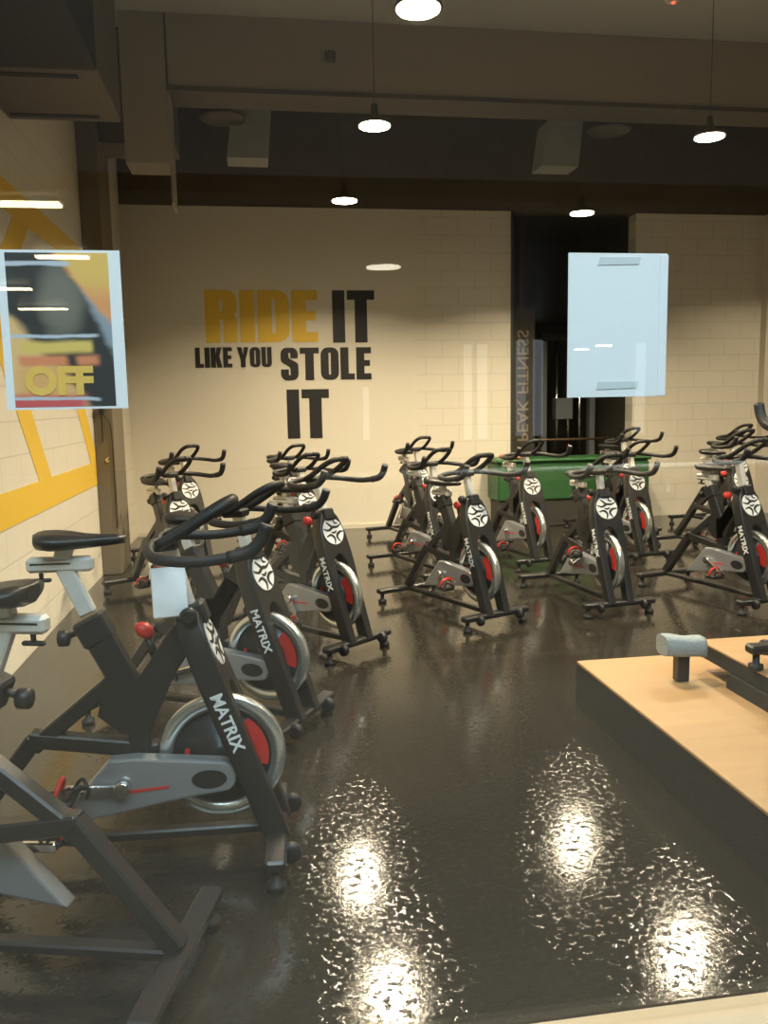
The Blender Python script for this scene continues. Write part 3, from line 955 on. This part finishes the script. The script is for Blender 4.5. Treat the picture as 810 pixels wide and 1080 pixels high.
ps = empty('promotional_poster', (-0.350, gy, 1.61))
tag(ps, 'bright discount poster taped inside the glass at left edge', 'poster')
MB().span((-0.115, 0.0, -0.148), (0.106, 0.0016, 0.147)).build('sheet', M['paper'], ps)
def poster_material():
    mt = mat('poster print', (0.06, 0.06, 0.058), 0.4)
    nt = mt.node_tree
    b = nt.nodes['Principled BSDF']
    tc = nt.nodes.new('ShaderNodeTexCoord')
    nz = nt.nodes.new('ShaderNodeTexNoise')
    nz.inputs['Scale'].default_value = 22
    nz.inputs['Detail'].default_value = 3
    mp = nt.nodes.new('ShaderNodeMapping')
    mp.inputs['Scale'].default_value = (0.5, 1, 1.6)
    nt.links.new(tc.outputs['Object'], mp.inputs['Vector'])
    nt.links.new(mp.outputs[0], nz.inputs['Vector'])
    sp = nt.nodes.new('ShaderNodeSeparateXYZ')
    nt.links.new(tc.outputs['Object'], sp.inputs[0])
    n0 = math_node(nt, 'SUBTRACT', nz.outputs['Fac'], 0.5)
    X = math_node(nt, 'MULTIPLY_ADD', n0, 0.020, sp.outputs[0])
    Z = math_node(nt, 'MULTIPLY_ADD', n0, 0.012, sp.outputs[2])
    def ramp(v, lo, hi):
        n = nt.nodes.new('ShaderNodeMapRange')
        n.interpolation_type = 'SMOOTHSTEP'
        n.inputs['From Min'].default_value = lo; n.inputs['From Max'].default_value = hi
        nt.links.new(v, n.inputs['Value'])
        return n.outputs['Result']
    def band(v, lo, hi, sft):
        return math_node(nt, 'MULTIPLY', ramp(v, lo - sft, lo + sft), ramp(v, hi + sft, hi - sft))
    def both(a, b_): return math_node(nt, 'MULTIPLY', a, b_)
    cur = [None]
    def layer(fac, c):
        mx = nt.nodes.new('ShaderNodeMix'); mx.data_type = 'RGBA'
        if cur[0] is None: mx.inputs['A'].default_value = (0.055, 0.055, 0.052, 1)
        else: nt.links.new(cur[0], mx.inputs['A'])
        mx.inputs['B'].default_value = (*c, 1)
        nt.links.new(fac, mx.inputs['Factor'])
        cur[0] = mx.outputs['Result']
    # khaki shape in the middle of the dark upper part
    d2 = math_node(nt, 'ADD', math_node(nt, 'POWER', math_node(nt, 'DIVIDE', math_node(nt, 'ADD', X, 0.005), 0.045), 2.0),
                   math_node(nt, 'POWER', math_node(nt, 'DIVIDE', math_node(nt, 'SUBTRACT', Z, 0.055), 0.075), 2.0))
    layer(math_node(nt, 'MULTIPLY', ramp(d2, 1.5, 0.1), 0.8), (0.27, 0.25, 0.20))
    # right side beyond a falling curve: orange above, grey below
    diag = math_node(nt, 'MULTIPLY_ADD', Z, 0.42, X)
    layer(both(ramp(diag, 0.055, 0.075), ramp(Z, -0.085, -0.065)), (0.34, 0.38, 0.42))
    layer(both(ramp(math_node(nt, 'MULTIPLY_ADD', Z, 0.75, X), 0.082, 0.100), ramp(Z, 0.0, 0.03)), (0.86, 0.38, 0.16))
    layer(both(ramp(math_node(nt, 'MULTIPLY_ADD', Z, 0.75, X), 0.088, 0.105), ramp(Z, 0.05, 0.10)), (0.88, 0.56, 0.16))
    # warm lower left corner, text rows, red foot
    layer(both(ramp(math_node(nt, 'MULTIPLY_ADD', Z, 0.8, X), -0.062, -0.090), ramp(Z, 0.06, 0.02)), (0.88, 0.56, 0.25))
    layer(both(band(Z, -0.042, -0.020, 0.006), band(X, -0.085, 0.047, 0.006)), (0.84, 0.60, 0.17))
    layer(both(band(Z, -0.068, -0.046, 0.006), band(X, -0.088, 0.000, 0.008)), (0.82, 0.30, 0.15))
    layer(both(band(Z, -0.066, -0.048, 0.006), band(X, 0.016, 0.055, 0.008)), (0.82, 0.30, 0.15))
    layer(both(band(Z, -0.126, -0.070, 0.008), band(X, -0.092, 0.000, 0.018)), (0.84, 0.46, 0.18))
    layer(both(ramp(Z, -0.112, -0.130), ramp(X, 0.045, 0.015)), (0.72, 0.13, 0.13))
    for z0, z1, x1 in ((0.118, 0.127, 0.012), (-0.013, -0.007, 0.055), (-0.131, -0.125, 0.056)):
        layer(both(band(Z, z0, z1, 0.002), ramp(X, x1 + 0.01, x1 - 0.005)), (0.60, 0.64, 0.70))
    nt.links.new(cur[0], b.inputs['Base Color'])
    return mt
MB().span((-0.100, -0.0006, -0.143), (0.084, -0.0001, 0.142)).build('print', poster_material(), ps)
text_mesh('lettering', 'OFF', 0.070, 0.0006, M['p_yellow'], lambda u, v, t: (-0.018 + u, -0.0012 - t, -0.097 + v), ps, bold=0.0036, xscale=1.0)

# ------------------------------------------------------------------ pendant lamps
def make_lamp():
    root = empty('pendant_lamp', (0, 0, 0))
    MB().lathe([(0.114, 0.004), (0.124, 0.0), (0.126, 0.010), (0.116, 0.030), (0.060, 0.045), (0.030, 0.07), (0.022, 0.15)], 28).build('shade', M['duct_brown'], root)
    MB().lathe([(0.112, -0.006), (0.112, 0.006)], 28).build('diffuser', M['lamp'], root)
    MB().tube([(0, 0, 0.14), (0, 0, 1.02)], 0.0035, 8, 1).build('stem', M['duct_brown'], root)
    return root
lamp0 = make_lamp()
LG = 'round pendant lamps of the gym'
L = [(0.90, 4.45, 3.47, 'large round glowing pendant lamp at the top edge'),
     (0.93, 6.25, 3.47, 'round pendant lamp glowing before the beam, above the slogan'),
     (0.87, 7.80, 3.31, 'lower glowing pendant lamp above the words RIDE IT'),
     (3.61, 6.35, 3.50, 'glowing pendant lamp at the upper right near the beam'),
     (3.21, 7.95, 3.27, 'glowing pendant lamp hanging in front of the black alcove')]
for i, (x, y, z, lb) in enumerate(L):
    o = lamp0 if i == 0 else copy_tree(lamp0)
    o.location = (x, y, z)
    if z < 3.4:
        for ch in o.children:
            if ch.name.startswith('stem'):
                ch.scale.z = (5.0 - z) / 1.02
    tag(o, lb, 'lamp', LG)
    area('pendant_light', (x, y, z - 0.02), 0.25, 0.25, LAMP_W, WARM, shape='DISK', spread=R(138))
for (x, y, z) in ((3.7, 4.45, 3.47), (0.95, 2.9, 3.47), (3.8, 2.9, 3.47), (6.2, 4.5, 3.47), (6.2, 7.9, 3.4)):
    area('pendant_light', (x, y, z - 0.02), 0.25, 0.25, LAMP_W * (0.22 if y < 3.5 else 0.5 if y < 5 else 0.5), WARM, shape='DISK', spread=R(138))

# ------------------------------------------------------------------ ceiling services
d = empty('ceiling_duct', (-1.08, 4.2, 3.2))
tag(d, 'black boxed duct hanging over the left wall, grey panel at its end', 'duct')
MB().span((-0.32, -2.4, 0.0), (0.33, 0.5, 0.9), 0, 0.01).build('duct_body', M['duct_black'], d)
e = MB().span((-0.32, 0.5, 0.0), (0.33, 1.3, 0.9), 0, 0.01).build('end_panel', M['duct_brown'], d)
for y in (0.56, 1.18):
    MB().span((-0.29, y, -0.004), (0.22, y + 0.05, 0.001)).build('slot', M['duct_black'], e)
d2 = empty('ventilation_duct', (1.2, 8.6, 4.0))
tag(d2, 'long dark ventilation duct behind the beam over the slogan', 'duct')
MB().span((-2.0, -0.25, 0.55), (4.9, 0.25, 0.85), 0, 0.01).build('duct_body', M['duct_brown'], d2)
for x in (-1.4, -0.3, 0.9, 2.1, 3.3, 4.4):
    MB().span((x - 0.02, -0.265, 0.54), (x + 0.02, 0.265, 0.862)).build('flange', M['upper'], d2)
def drop_box(x, lb):
    o = empty('duct_drop', (x, 8.25, 3.75))
    tag(o, lb, 'duct', 'pale duct drops behind the beam')
    q = MB()
    q.prism([(-0.20, 0.0), (0.18, 0.0), (0.22, 0.42), (0.06, 0.55), (-0.14, 0.42)], lambda u, v, t: (u, t, v), -0.15, 0.15)
    q.build('duct_body', M['duct_grey'], o)
    MB().lathe([(0.02, 0.0), (0.20, 0.0), (0.21, 0.02), (0.10, 0.07), (0.06, 0.12)], 24, c=(-0.22 if x < 1 else 0.42, -0.3, 0.28)).build('diffuser', M['duct_brown'], o)
    MB().tube([((-0.22 if x < 1 else 0.42), -0.3, 0.38), ((-0.22 if x < 1 else 0.42), -0.3, 1.25)], 0.012, 8, 1).build('hanger_rod', M['black'], o)
drop_box(0.02, 'pale duct drop with round diffuser behind the beam, left one')
drop_box(3.05, 'pale duct drop with round diffuser behind the beam, right one')
s1 = MB().span((-0.04, -0.05, -0.04), (0.04, 0.0, 0.04), 0, 0.01).build('wall_sensor', M['duct_brown'])
s1.location = (0.69, 7.0, 4.22)
tag(s1, 'small square sensor box on the face of the beige beam', 'sensor')
s2 = empty('smoke_detector', (3.250, 6.298, 4.5))
tag(s2, 'round smoke detector with red light on the grey ceiling', 'detector')
MB().lathe([(0.03, -0.05), (0.055, -0.04), (0.06, 0.0)], 20).build('body', M['cream'], s2)
MB().lathe([(0.002, -0.062), (0.012, -0.058), (0.013, -0.048)], 12).build('led', M['led'], s2)

# ------------------------------------------------------------------ column fittings
hk = MB()
hk.lathe([(0.018, -0.004), (0.020, 0.0), (0.012, 0.006)], 14, axis='y', c=(0, 0, 0))
hk.tube([(0, 0, 0), (0, -0.03, 0.0), (0.012, -0.045, 0.01), (0.02, -0.045, 0.03)], 0.006, 8, 3)
hko = hk.build('wall_hook', M['chrome']); hko.location = (-1.30, 7.495, 1.02)
tag(hko, 'small steel hook on the front of the taupe column', 'hook')
pc = empty('power_cable', (-1.30, 7.495, 0))
tag(pc, 'black cable with plug hanging down the taupe column', 'cable')
MB().tube([(-0.02, -0.01, 1.47), (0.0, -0.012, 1.40), (0.045, -0.012, 1.30), (0.05, -0.010, 0.9), (0.05, -0.010, 0.42)], 0.0045, 8, 4).build('wire', M['black2'], pc)
MB().tube([(-0.03, -0.012, 1.44), (-0.028, -0.014, 1.30), (-0.03, -0.012, 1.18)], 0.005, 8, 3).build('loose_end', M['black2'], pc)
MB().span((-0.045, -0.04, 1.42), (-0.005, 0.0, 1.49), 0, 0.008).build('plug', M['black2'], pc)

# ------------------------------------------------------------------ green box put in for a glass reflection; alcove contents
gb = empty('green_reflection_box', (3.66, 9.43, 0))
tag(gb, 'long green box on dark plinth, standing in for a green glass reflection', 'box')
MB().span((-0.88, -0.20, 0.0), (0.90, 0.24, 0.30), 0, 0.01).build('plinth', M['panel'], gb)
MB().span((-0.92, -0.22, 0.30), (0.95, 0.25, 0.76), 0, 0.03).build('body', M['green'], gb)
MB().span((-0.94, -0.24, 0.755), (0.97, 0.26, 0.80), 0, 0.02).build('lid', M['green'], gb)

cm = empty('cable_machine', (4.22, 10.7, 0))
tag(cm, 'steel cable weight machine standing inside the black alcove', 'gym machine')
for x in (-0.42, 0.62 - 0.36):
    MB().span((x - 0.04, -0.06, 0), (x + 0.04, 0.06, 2.25), 0, 0.006).build('upright', M['stack'], cm)
MB().span((-0.46, -0.06, 2.25), (0.30, 0.06, 2.35), 0, 0.006).build('crossbar', M['black'], cm)
MB().span((-0.5, -0.35, 0), (0.34, 0.35, 0.06), 0, 0.006).build('base', M['black'], cm)
for x in (-0.26, -0.10, 0.06):
    MB().tube([(x, -0.09, 0.06), (x, -0.09, 2.25)], 0.022, 12, 1).build('guide_rod', M['chrome'], cm)
ws_ = MB()
for k in range(9):
    ws_.span((-0.33, -0.16, 0.08 + k * 0.05), (0.13, -0.02, 0.125 + k * 0.05), 0, 0.004)
ws_.build('weight_stack', M['stack'], cm)
MB().span((-0.30, -0.17, 1.22), (-0.06, -0.03, 1.50), 0, 0.01).build('carriage', M['stack'], cm)
rb = MB().tube([(3.06, 10.2, 0.97), (4.58, 10.2, 0.97)], 0.016, 10, 1).build('barbell_rail', M['rail_bar'])
tag(rb, 'thin brown steel rail across the black alcove', 'rail')
bn = empty('reflected_sign', (3.26, 9.93, 1.6))  # board added to carry mirrored lettering that is a reflection in glass
tag(bn, 'narrow black board with mirrored tan capitals, standing in for a reflected sign', 'reflected_sign')
MB().span((-0.16, 0.0, -1.0), (0.16, 0.012, 1.0)).build('panel', M['panel'], bn)
MB().span((-0.03, 0.012, -1.6), (0.03, 0.03, 2.0)).build('pole', M['black'], bn)
MB().span((-0.16, -0.05, -1.6), (0.16, 0.12, -1.58), 0, 0.004).build('base', M['black'], bn)
text_mesh('lettering', 'PEAK FITNESS', 0.20, 0.004, M['tan_ink'], lambda u, v, t: (v, -0.004 - t, u + 0.05), bn, bold=0.002, xscale=1.12)

# ------------------------------------------------------------------ things in the mall that the glass reflects
TG = 'ceiling strip lights of the mall'
for x0, x1, y, lb in ((-3.6, -1.72, -5.0, 'strip light reflected high at the left edge of the glass'),
                      (-2.62, -2.0, -7.75, 'strip light reflected across the top of the discount poster'),
                      (-4.6, -3.40, -10.6, 'strip light reflected left of the middle of the discount poster'),
                      (-4.3, -3.44, -13.3, 'strip light reflected lowest on the discount poster')):
    t = empty('strip_light', ((x0 + x1) / 2, y, 3.36))
    tag(t, lb, 'lamp', TG)
    hl = (x1 - x0) / 2
    MB().span((-hl - 0.03, -0.09, 0.0), (hl + 0.03, 0.09, 0.04), 0, 0.006).build('housing', M['white'], t)
    MB().span((-hl, -0.08, -0.025), (hl, 0.08, 0.0), 0, 0.004).build('diffuser', M['tube'], t)
for x0, x1, z, lb in ((6.90, 7.20, 2.58, 'lower short strip light reflected in the blank white sheet'), (7.40, 7.74, 2.66, 'upper short strip light reflected in the blank white sheet')):
    t = empty('strip_light', ((x0 + x1) / 2, -14.1, z))
    tag(t, lb, 'lamp', TG)
    hl = (x1 - x0) / 2
    MB().span((-hl, -0.07, 0.0), (hl, 0.07, 0.05), 0, 0.006).build('housing', M['white'], t)
    MB().span((-hl, -0.06, -0.03), (hl, 0.06, 0.0), 0, 0.004).build('diffuser', M['tube'], t)
    for s in (-1, 1):
        MB().tube([(s * hl * 0.7, 0, 0.05), (s * hl * 0.7, 0, 3.40 - z)], 0.006, 6, 1).build('cord', M['black'], t)
dl = empty('ceiling_downlight', (1.83, -8.4, 3.36))
tag(dl, 'round mall downlight reflected above the word IT', 'lamp')
MB().lathe([(0.24, 0.0), (0.28, 0.0), (0.28, 0.04), (0.24, 0.04)], 24).build('ring', M['white'], dl)
MB().lathe([(0.24, -0.01), (0.24, 0.02)], 24).build('diffuser', mat('downlight diffuser', (0.9, 0.9, 0.85), 0.5, emit=(1.0, 0.9, 0.7), strength=9.0), dl)
hr = empty('handrail', (1.8, -1.2, 0))
tag(hr, 'round steel handrail reflected as a bright bar in the glass', 'rail')
MB().tube([(-1.5, 0, 1.05), (6.0, 0, 1.05)], 0.042, 16, 1).build('rail', mat('brushed steel rail', (0.74, 0.64, 0.50), 0.55, 1.0), hr)
MB().span((-1.5, -0.01, 0.0), (6.0, 0.01, 0.92)).build('panel', M['bal'], hr)
for x in (-1.2, 0.6, 2.4, 4.2, 5.8):
    MB().tube([(x, -0.03, -0.02), (x, -0.03, 1.03)], 0.02, 10, 1).build('post', M['chrome'], hr)
for k, (x0, x1, z0, z1) in enumerate(((5.15, 5.35, 0.55, 2.9), (5.5, 5.75, 0.55, 2.9), (6.5, 6.75, 0.6, 3.0), (6.95, 7.2, 0.6, 3.0), (9.7, 9.95, 0.6, 2.9), (2.6, 2.75, 0.6, 1.9))):
    win = MB().span((x0, -17.0, z0), (x1, -16.96, z1)).build('window_%d' % (k + 2), M['lit_window'])
    win['kind'] = 'structure'
